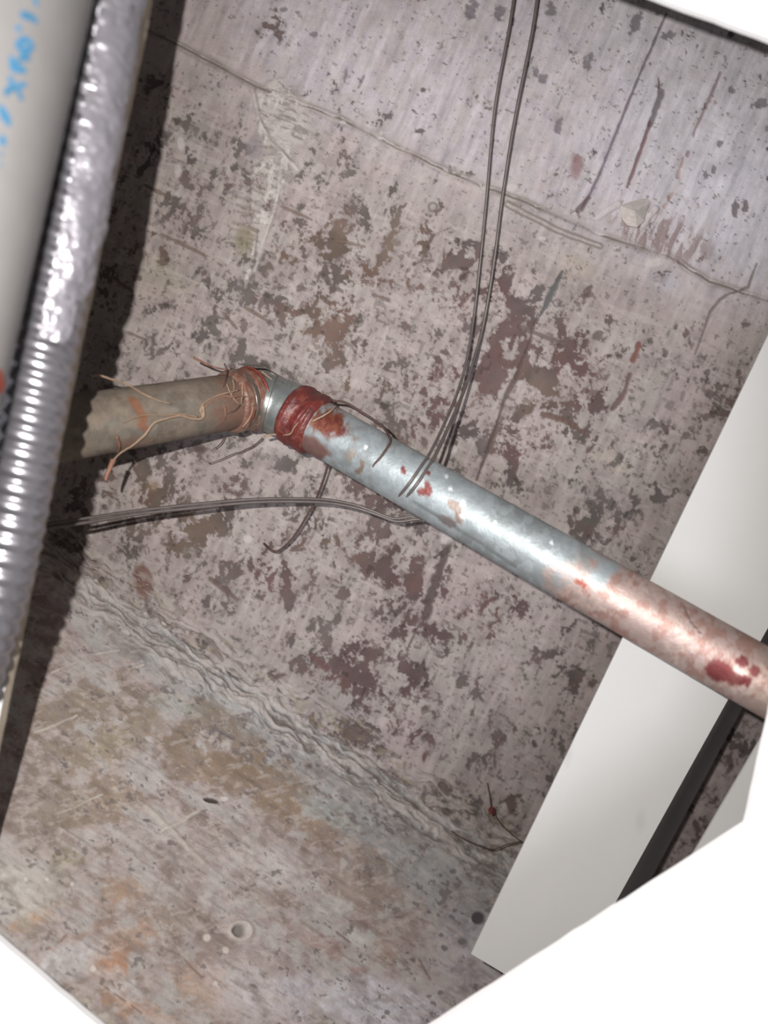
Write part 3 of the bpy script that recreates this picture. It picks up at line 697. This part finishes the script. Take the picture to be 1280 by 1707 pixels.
path = EL + dl * np.linspace(0.055, 1, 260)[:, None] * LL
v, f = sweep(path, RP, 72, rfun=lambda i, th: 1 + (fbm(i / 12, th * 5, 421, 3) - .5) * .02)
left = mesh_obj('pipe_run', v, tri_clean(f), M_dusty, parent=pipe, color=dusty_tint(v) * KA)
tag(left, 'dusty brown-grey left run')
path = EL + dr * np.linspace(0.05, 1, 520)[:, None] * LR
v, f = sweep(path, RP, 80, rfun=lambda i, th: 1 + (fbm(i / 12, th * 5, 431, 3) - .5) * .012)
right = mesh_obj('pipe_run', v, tri_clean(f), M_galv, parent=pipe, color=galv_tint(v))
tag(right, 'shiny grey right run turning red-brown')

# elbow: bent body with a banded collar at each end
a0 = EL + dl * DP * 0.62; a1 = EL + dr * DP * 0.86
ts = np.linspace(0, 1, 70)[:, None]
bez = (1 - ts) ** 2 * a0 + 2 * ts * (1 - ts) * EL + ts ** 2 * a1
tt = ts[:, 0]
rad = RP * (1.06 + 0.03 * (1 - smooth(.08, .20, tt)) + 0.03 * smooth(.60, .80, tt))
v, f = sweep(bez, rad, 72)
x, y, _ = to_frame(v)
c = lin((150, 156, 154)) * np.ones(x.shape + (1,))
nn1 = fbm(x / 14, y / 14, 441, 4)
kq = smooth(.5, .62, nn1)[:, None] * .5; c = c * (1 - kq) + lin((124, 128, 124)) * kq
kq = (smooth(452, 430, x + (nn1 - .5) * 30))[:, None] * .8; c = c * (1 - kq) + lin((122, 108, 96)) * kq
mesh_obj('elbow', v, tri_clean(f), M_fit, parent=pipe, color=c)
# mould line round the elbow body
ia = int(.56 * 69)
def ring_at(pathpts, k, r, tub, name, mat, par):
    tn = pathpts[min(k + 1, len(pathpts) - 1)] - pathpts[k - 1]; tn /= np.linalg.norm(tn)
    u_ = np.cross(tn, [0.3, 0.2, 0.9]); u_ /= np.linalg.norm(u_); w_ = np.cross(tn, u_)
    th = np.linspace(0, 2 * np.pi, 64, endpoint=False)
    cc = pathpts[k] + r * (np.cos(th)[:, None] * u_ + np.sin(th)[:, None] * w_)
    ph = np.linspace(0, 2 * np.pi, 8, endpoint=False)
    rad_ = (cc - pathpts[k]) / r
    vv = cc[:, None] + tub * (np.cos(ph)[None, :, None] * rad_[:, None] + np.sin(ph)[None, :, None] * tn)
    fa = grid_faces(64, 8, True)
    jj = np.arange(8); j2 = (jj + 1) % 8
    fa = np.vstack([fa, np.stack([63 * 8 + jj, 63 * 8 + j2, j2, jj], -1)])
    return mesh_obj(name, vv.reshape(-1, 3), fa, mat, parent=par)
ring_at(bez, ia, RP * 1.073, 0.00022, 'mould_line', M_wire, pipe)

# lumpy thread sealant at both joints
def seal(name, p0, p1, r0, lump, tone, seed, label):
    L = np.linspace(0, 1, 46)[:, None]; pth = p0 + (p1 - p0) * L
    prof = RP * (r0 + 0.05 * np.sin(L[:, 0] * 9)) * (0.86 + 0.14 * np.sin(np.clip(L[:, 0], .02, .98) * np.pi) ** .4)
    v, f = sweep(pth, prof, 90, rfun=lambda i, th: 1 + (fbm(i / 7 + th * .6, np.cos(th) * 4 + 9, seed, 4) - .5) * lump + (fbm(i / 3, th * 4, seed + 9, 3) - .5) * lump * .5)
    x, y, _ = to_frame(v)
    q = smooth(.42, .6, fbm(x / 14, y / 14, seed + 20, 4))[:, None]
    c = lin(tone[0]) * (1 - q) + lin(tone[1]) * q
    q = (smooth(.56, .64, fbm(x / 8, y / 8, seed + 30, 3)) * .7)[:, None]; c = c * (1 - q) + lin(tone[2]) * q
    o = mesh_obj(name, v, tri_clean(f), M_seal, parent=pipe, color=c); tag(o, label); return o
seal('thread_seal', EL + dl * DP * 0.30, EL + dl * DP * 0.86, 1.13, .08, ((108, 70, 58), (116, 86, 73), (124, 102, 88)), 501, 'orange-brown sealant over hemp')
seal('thread_seal', EL + dr * DP * 0.64, EL + dr * DP * 1.27, 1.165, .075, ((98, 40, 36), (84, 38, 36), (116, 66, 54)), 541, 'dark red sealant')
ring_at(np.array([EL + dl * DP * (0.33 + .02 * q) for q in range(3)]), 1, RP * 1.15, 0.0007, 'sealant_rim', M_rim, pipe)

# ------------------------------------------------------------------ wires and fibres
PX = DP / 0.07 / F                          # one frame unit at about the pipe's depth (m)
def strand(name, pts, r_px, mat, parent=None, label=None, taper=False, sides=8, per=7, loc=None, rough=0.0):
    q = np.array(pts, float)
    w = P(q[:, 0], q[:, 1], q[:, 2])
    c = catmull(w, per)
    if rough: c = c + rng.normal(0, rough * PX, c.shape)
    r = np.full(len(c), r_px * PX)
    if taper: r = r * np.linspace(1, .45, len(c))
    v, f = sweep(c, r, sides)
    o = mesh_obj(name, v, tri_clean(f), mat, parent=parent, loc=loc)
    if label: tag(o, label)
    return o
def uf(x, y, lift=0.03):
    """inverse depth just off the front of the pipe at a frame position (left run / right run)"""
    if x < 441: w = 88.5 + (107.5 - 88.5) * (441 - x) / 301.; cy = 661 + (709 - 661) * (441 - x) / 301.; cs = .987
    else: w = 88.5 + (108 - 88.5) * (x - 441) / 796.; cy = 661 + (1115 - 661) * (x - 441) / 796.; cs = .869
    s = np.clip((y - cy) * cs / (w / 2), -1, 1); z = F / w
    rr = .5 * (1.22 if 372 < x < 440 else (1.18 if 440 <= x < 565 else 1.0))
    return 1 / (z - rr * math.sqrt(max(0, 1 - (s * .5 / rr) ** 2)) - lift)
def on(pts, lift=.03): return [(x, y, uf(x, y, lift)) for x, y in pts]

# doubled tie wire: hangs down the slab, round the pipe, away to the left
tw = empty('tie_wire', P(690., 800., .0768)); tag(tw, 'doubled thin steel wire hanging down the slab and looped once round the pipe', 'wire')
def us(x, y, k): return (x, y, u_slab(x, y) + k)
sA = [us(862, -40, .0014), us(850, 40, .0014), us(825, 180, .0013), us(811, 330, .0011), us(801, 430, .0011), us(791, 520, .0011), us(780, 590, .0025), us(764, 650, .0045), us(738, 712, .0085)] + \
     [(716, 756, .0745), (700, 780, .0764), (682, 806, .0768), (664, 828, .0752), (655, 838, .0724), (664, 834, .0692), (690, 848, .0672), (697, 857, .0667), (682, 861, .0665), (655, 864, .0665), (622, 852, .0665), (585, 840, .0665), (530, 832, .0672), (430, 832, .0690), (330, 840, .0712), (230, 851, .0738), (150, 863, .0768), (88, 872, .0795), (-20, 890, .084)]
sB = [us(901, -40, .0014), us(886, 60, .0014), us(858, 200, .0013), us(838, 325, .0011), us(823, 440, .0011), us(806, 540, .0011), us(789, 603, .0025), us(772, 655, .0045), us(746, 715, .0085)] + \
     [(725, 760, .0745), (709, 786, .0764), (691, 812, .0768), (673, 834, .0752), (663, 844, .0724), (674, 840, .0692), (702, 854, .0672), (708, 863, .0667), (690, 866, .0665), (660, 869, .0665), (626, 857, .0665), (586, 845, .0665), (530, 837, .0672), (430, 837, .0690), (330, 846, .0712), (230, 857, .0738), (150, 870, .0768), (88, 879, .0795), (-20, 898, .084)]
strand('strand', sA, 2.5, M_wire, tw, sides=10); strand('strand', sB, 2.8, M_wire, tw, sides=10)

bw = strand('hooked_wire', [us(549, 755, .004), us(545, 780, .0035), us(537, 806, .0030), us(525, 836, .0026), us(507, 868, .0024), us(487, 898, .0022), us(464, 918, .0020), us(450, 916, .0020), us(440, 906, .0011)], 2.2, M_wired, sides=8)
tag(bw, 'short dark wire hooked at its end, hanging below the elbow', 'wire')
sw = strand('bent_wire', [(552, 668, .0705), (575, 671, .0708), (598, 684, .0712), (620, 698, .0716), (640, 714, .0725)] + on([(651, 733), (645, 747), (634, 763), (623, 776), (619, 792)], .02), 2.1, M_wired, sides=8)
tag(sw, 'dark wire off-cut lying along the pipe top and bent down its face', 'wire')

hp_ = [([(150, 628), (165, 626), (185, 632), (212, 641), (240, 657), (265, 668), (285, 673)], 2.0, M_hemp, .16),
       ([(338, 676), (338, 696), (322, 698), (300, 693), (276, 698), (257, 705), (242, 724), (222, 742), (202, 754), (189, 768), (181, 786)], 2.6, M_hemp, .12),
       ([(189, 766), (183, 780), (178, 792), (176, 801)], 4.2, M_hempr, .20),
       ([(330, 695), (300, 690), (275, 692), (240, 692), (220, 698), (204, 705)], 1.3, M_hemp, .10),
       ([(194, 727), (199, 742), (196, 756)], 2.2, M_hempr, .16),
       ([(338, 694), (334, 684), (338, 674), (345, 668), (360, 660), (378, 655), (398, 650)], 1.8, M_hemp, .10),
       ([(332, 688), (350, 672), (372, 660), (386, 662), (404, 660), (420, 664)], 1.4, M_hempr, .09),
       ([(356, 696), (372, 691), (392, 684), (402, 672), (408, 662), (424, 666)], 1.3, M_wired, .05),
       ([(352, 676), (360, 690), (366, 704)], 1.2, M_hempr, .05),
       ([(370, 668), (376, 690), (368, 706)], 1.1, M_hempr, .05),
       ([(378, 640), (384, 655), (395, 670), (410, 676)], 1.2, M_hemp, .06),
       ([(404, 636), (404, 655), (402, 672)], 1.5, M_hemp, .06),
       ([(414, 640), (416, 655), (414, 668)], 1.4, M_hempr, .06),
       ([(388, 632), (390, 648), (384, 660)], 1.2, M_hemp, .06),
       ([(420, 672), (420, 685), (414, 700), (404, 712)], 2.0, M_hemp, .06),
       ([(323, 596), (334, 602), (346, 608), (360, 613), (376, 616)], 2.4, M_hempr, .02),
       ([(374, 606), (378, 616), (376, 632), (370, 655)], 1.6, M_wired, .05),
       ([(398, 607), (420, 609), (440, 612), (458, 622), (480, 634)], 1.7, M_wire, .02),
       ([(436, 619), (446, 627), (454, 633)], 1.8, M_hemp, .05),
       ([(440, 727), (458, 724), (482, 724), (490, 713), (497, 704)], 2.0, M_hemp, .06),
       ([(521, 702), (535, 695), (550, 686), (560, 676)], 2.0, M_hemp, .05)]
for pts, r, mt, lf in hp_:
    strand('hemp_fibre', on(pts, lf), r, mt, pipe, taper=True, sides=6, per=6, rough=.12)
for pts in [[(438, 730), (424, 742), (404, 752), (386, 758), (368, 766), (348, 773)], [(374, 728), (369, 738), (360, 746), (352, 752)]]:
    strand('hemp_fibre', [us(x_, y_, .0016) for x_, y_ in pts], 1.4, M_wired, pipe, taper=True, sides=6, rough=.1)

# red thread snagged in the corner mortar
th_ = empty('snagged_thread', P(830., 1370., u_slab(830., 1370.) + .0015)); tag(th_, 'thin rusty thread snagged in the corner mortar, with a dark red flake', 'thread')
strand('thread', [us(812, 1305, .0006), us(816, 1325, .0010), us(820, 1348, .0012), us(834, 1372, .0014), us(850, 1388, .0016), us(868, 1402, .0011)], 1.3, M_wired, th_, sides=6)
strand('thread', [us(752, 1385, .0020), us(772, 1398, .0022), us(800, 1410, .0024), us(822, 1416, .0024), us(845, 1408, .0022), us(870, 1402, .0020)], 1.3, M_wired, th_, sides=6)
def chip(name, ctr_px, u, outline, thick, mat, parent=None, loc=None):
    bm = bmesh.new()
    fr = [P(x, y, u) for x, y in outline]; cc = P(*ctr_px, u + .0012 + thick)
    back = [P(x, y, u - .0008) for x, y in outline]
    vf = [bm.verts.new(q) for q in fr]; vb = [bm.verts.new(q) for q in back]
    inner = [bm.verts.new(np.array(q) * .55 + cc * .45 + rng.normal(0, 1e-4, 3)) for q in fr]; vc = bm.verts.new(cc)
    k = len(vf)
    for i_ in range(k):
        j_ = (i_ + 1) % k
        bm.faces.new((vb[i_], vb[j_], vf[j_], vf[i_])); bm.faces.new((vf[i_], vf[j_], inner[j_], inner[i_])); bm.faces.new((inner[i_], inner[j_], vc))
    bm.faces.new(vb[::-1])
    bmesh.ops.recalc_face_normals(bm, faces=bm.faces)
    vv = np.array([v_.co[:] for v_ in bm.verts]); bm.verts.index_update(); ff = [tuple(v_.index for v_ in f_.verts) for f_ in bm.faces]; bm.free()
    return mesh_obj(name, vv, ff, mat, parent=parent, smooth_=False, loc=loc)
M_flake = material('dark_red_flake', base=tuple(lin((126, 44, 54))), rough=.6, var=.2, vscale=500)
chip('flake', (820, 1350), u_slab(820., 1350.) + .0014, [(813, 1350), (818, 1343), (824, 1346), (826, 1356), (820, 1360)], 0, M_flake, th_)
ml = chip('mortar_lump', (1058, 352), u_slab(1058., 356.) + .0004, [(1034, 343), (1048, 337), (1064, 333), (1080, 330), (1084, 338), (1077, 352), (1074, 368), (1062, 379), (1046, 376), (1037, 366)], .0006, M_mort)
tag(ml, 'pale angular lump of mortar stuck to the slab beside the cross seam', 'mortar')

# ------------------------------------------------------------------ near things at the left edge: grey pipe and flexible conduit
UB = u_board(60., 600.)
# big grey pipe, its right edge crosses the top-left corner of the frame
def edge_x(y): return np.interp(y, [-300, 0, 220, 480, 690, 1000, 1500], [205, 141, 91, 43, -2, -66, -170])
ZB = 1 / .136
RB = 1.25                                     # in pipe diameters
pth = []
for yy in np.linspace(-700, 1500, 60):
    # axis lies to the left of the visible edge by one radius
    xe = np.interp(yy, [-700, 0, 690, 1500], [292, 141, -2, -170])
    xx = 640 + F * math.tan(math.atan((xe - 640) / F) - math.asin(RB / (ZB * math.hypot(1, (xe - 640 - 190) / F))) * 1.0)
    pth.append((xx, yy))
pth = np.array(pth)
axis = P(pth[:, 0], pth[:, 1], 1 / ZB)
line = axis[0] + (axis[-1] - axis[0]) * np.linspace(0, 1, 60)[:, None]
bp_ = empty('drain_pipe', line[30]); tag(bp_, 'thick pale grey pipe with blue hand lettering at the upper left corner', 'pipe')
v, f = sweep(line, RB * DP, 96)
mesh_obj('pipe_run', v, tri_clean(f), M_big, parent=bp_)
axd = (line[-1] - line[0]) / np.linalg.norm(line[-1] - line[0])
def on_big(x, y, lift=1.0):
    """where the sight line at x, y meets the grey pipe"""
    d = P(x, y, .1) - ORIGIN; d /= np.linalg.norm(d)
    o_ = ORIGIN - line[0]
    dp = d - axd * (d @ axd); op = o_ - axd * (o_ @ axd)
    A_, B_, C_ = dp @ dp, 2 * dp @ op, op @ op - (RB * DP * lift) ** 2
    disc = B_ * B_ - 4 * A_ * C_
    if disc < 0: disc = 0
    return ORIGIN + d * ((-B_ - math.sqrt(disc)) / (2 * A_))
ink = [([(56, -4), (60, 4), (61, 10)], 3), ([(34, 25), (45, 26), (56, 31), (62, 38)], 4), ([(30, 42), (32, 52)], 4.5),
       ([(28, 82), (32, 72), (39, 66), (50, 70), (53, 78), (48, 84), (38, 80)], 3.6), ([(34, 82), (44, 92), (48, 102)], 3.6), ([(40, 80), (34, 92)], 2.6),
       ([(21, 93), (20, 104), (22, 114), (34, 115), (44, 119)], 4), ([(32, 96), (44, 99)], 2.8), ([(22, 108), (36, 100)], 2.4),
       ([(13, 129), (20, 136), (28, 150), (34, 158), (36, 168)], 3.4), ([(8, 159), (14, 150), (24, 144)], 3.4), ([(28, 144), (44, 140)], 3),
       ([(-2, 176), (6, 188), (12, 196), (14, 210)], 4.5), ([(2, 190), (10, 200)], 4), ([(0, 228), (5, 234), (2, 241)], 5), ([(1, 255), (3, 260)], 3), ([(0, 272), (2, 277)], 2.5)]
for pts, r in ink:
    q = np.array([on_big(x_, y_, 1.002) for x_, y_ in pts])
    c_ = catmull(q, 5)
    # flat brush stroke lying on the pipe
    tn = np.gradient(c_, axis=0); tn /= np.linalg.norm(tn, axis=1)[:, None]
    rad_ = c_ - line[0]; rad_ = rad_ - np.outer(rad_ @ axd, axd); rad_ /= np.linalg.norm(rad_, axis=1)[:, None]
    sd = np.cross(tn, rad_)
    ww = 1.3 * r * DP / .135 / F * (0.8 + .4 * rng.random(len(c_)))[:, None]; ww[0] *= .5; ww[-1] *= .5
    vv = np.vstack([c_ - sd * ww, c_ + rad_ * 4e-5, c_ + sd * ww]); k = len(c_); i_ = np.arange(k - 1)
    ff = np.vstack([np.stack([i_, i_ + 1, k + i_ + 1, k + i_], -1), np.stack([k + i_, k + i_ + 1, 2 * k + i_ + 1, 2 * k + i_], -1)])
    mesh_obj('ink_stroke', vv, ff, M_blue, parent=bp_)
# dab of red paint low on the grey pipe
dab = np.array([on_big(-4 + 12 * math.cos(a_) * (1 + .2 * math.sin(3 * a_)), 636 + 22 * math.sin(a_), 1.004) for a_ in np.linspace(0, 2 * np.pi, 16, endpoint=False)])
cen_ = on_big(-5, 636, 1.02)
mesh_obj('paint_dab', np.vstack([dab, cen_]), [(i_, (i_ + 1) % 16, 16) for i_ in range(16)], M_red, parent=bp_)

# flexible conduit
cp = np.array([(214, -200), (197, -100), (180, 0), (133, 280), (77, 560), (19, 880), (-10, 1000), (-41, 1100), (-72, 1200), (-165, 1500), (-225, 1700)], float)
UC = .113
cw = catmull(P(cp[:, 0], cp[:, 1], u_board(cp[:, 0], cp[:, 1]) + .0052), 12)
seg = np.r_[0, np.cumsum(np.linalg.norm(np.diff(cw, axis=0), axis=1))]
ss = np.linspace(0, seg[-1], 1500)
cw = np.stack([np.interp(ss, seg, cw[:, k_]) for k_ in range(3)], -1)
pitch = 29.5 * DP / UC / F
RC = .372 * DP
phase = ss / pitch * 2 * np.pi
def ribs(i_, th):
    ph = phase[i_.astype(int)] + th * 1.0          # helical corrugation
    w = .5 + .5 * np.cos(ph)
    return .90 + .10 * w ** .7 + (fbm(i_ / 60, th * 1.2, 601, 2) - .5) * .05
cd = empty('flexible_conduit', cw[700]); tag(cd, 'ribbed flexible metal conduit running down beside the grey pipe', 'conduit')
v, f = sweep(cw, RC, 40, rfun=ribs)
mesh_obj('ribbed_sleeve', v, tri_clean(f), M_cond, parent=cd)
# torn plastic wrap over its upper stretch
n0, n1_ = 120, 560
idx = np.arange(n0, n1_)
pw = cw[idx]; tn = np.gradient(pw, axis=0); tn /= np.linalg.norm(tn, axis=1)[:, None]
view = ORIGIN - pw; view /= np.linalg.norm(view, axis=1)[:, None]
view = view - tn * np.sum(view * tn, 1)[:, None]; view /= np.linalg.norm(view, axis=1)[:, None]
sd = np.cross(tn, view)
if sd[0] @ (P(900., 0., .1) - P(100., 0., .1)) < 0: sd = -sd
fr_ = np.linspace(0, 1, len(idx))
lim = np.interp(fr_, [0, .55, .8, 1], [1.9, 1.8, 1.3, .45]) + .1 * np.sin(fr_ * 40)
th = np.linspace(0, 1, 30)
ang = -.18 + (lim[:, None] + .18) * th[None, :]
rr = RC * (1.035 + (fbm(idx[:, None] / 26 + 0 * th, ang * 2.2, 611, 3) - .5) * .16 + (fbm(idx[:, None] / 9 + 0 * th, ang * 3, 615, 2) - .5) * .05)
vv = pw[:, None] + rr[..., None] * (np.cos(ang)[..., None] * view[:, None] + np.sin(ang)[..., None] * sd[:, None])
mesh_obj('plastic_wrap', vv.reshape(-1, 3), grid_faces(len(idx), 30), M_wrap, parent=cd)
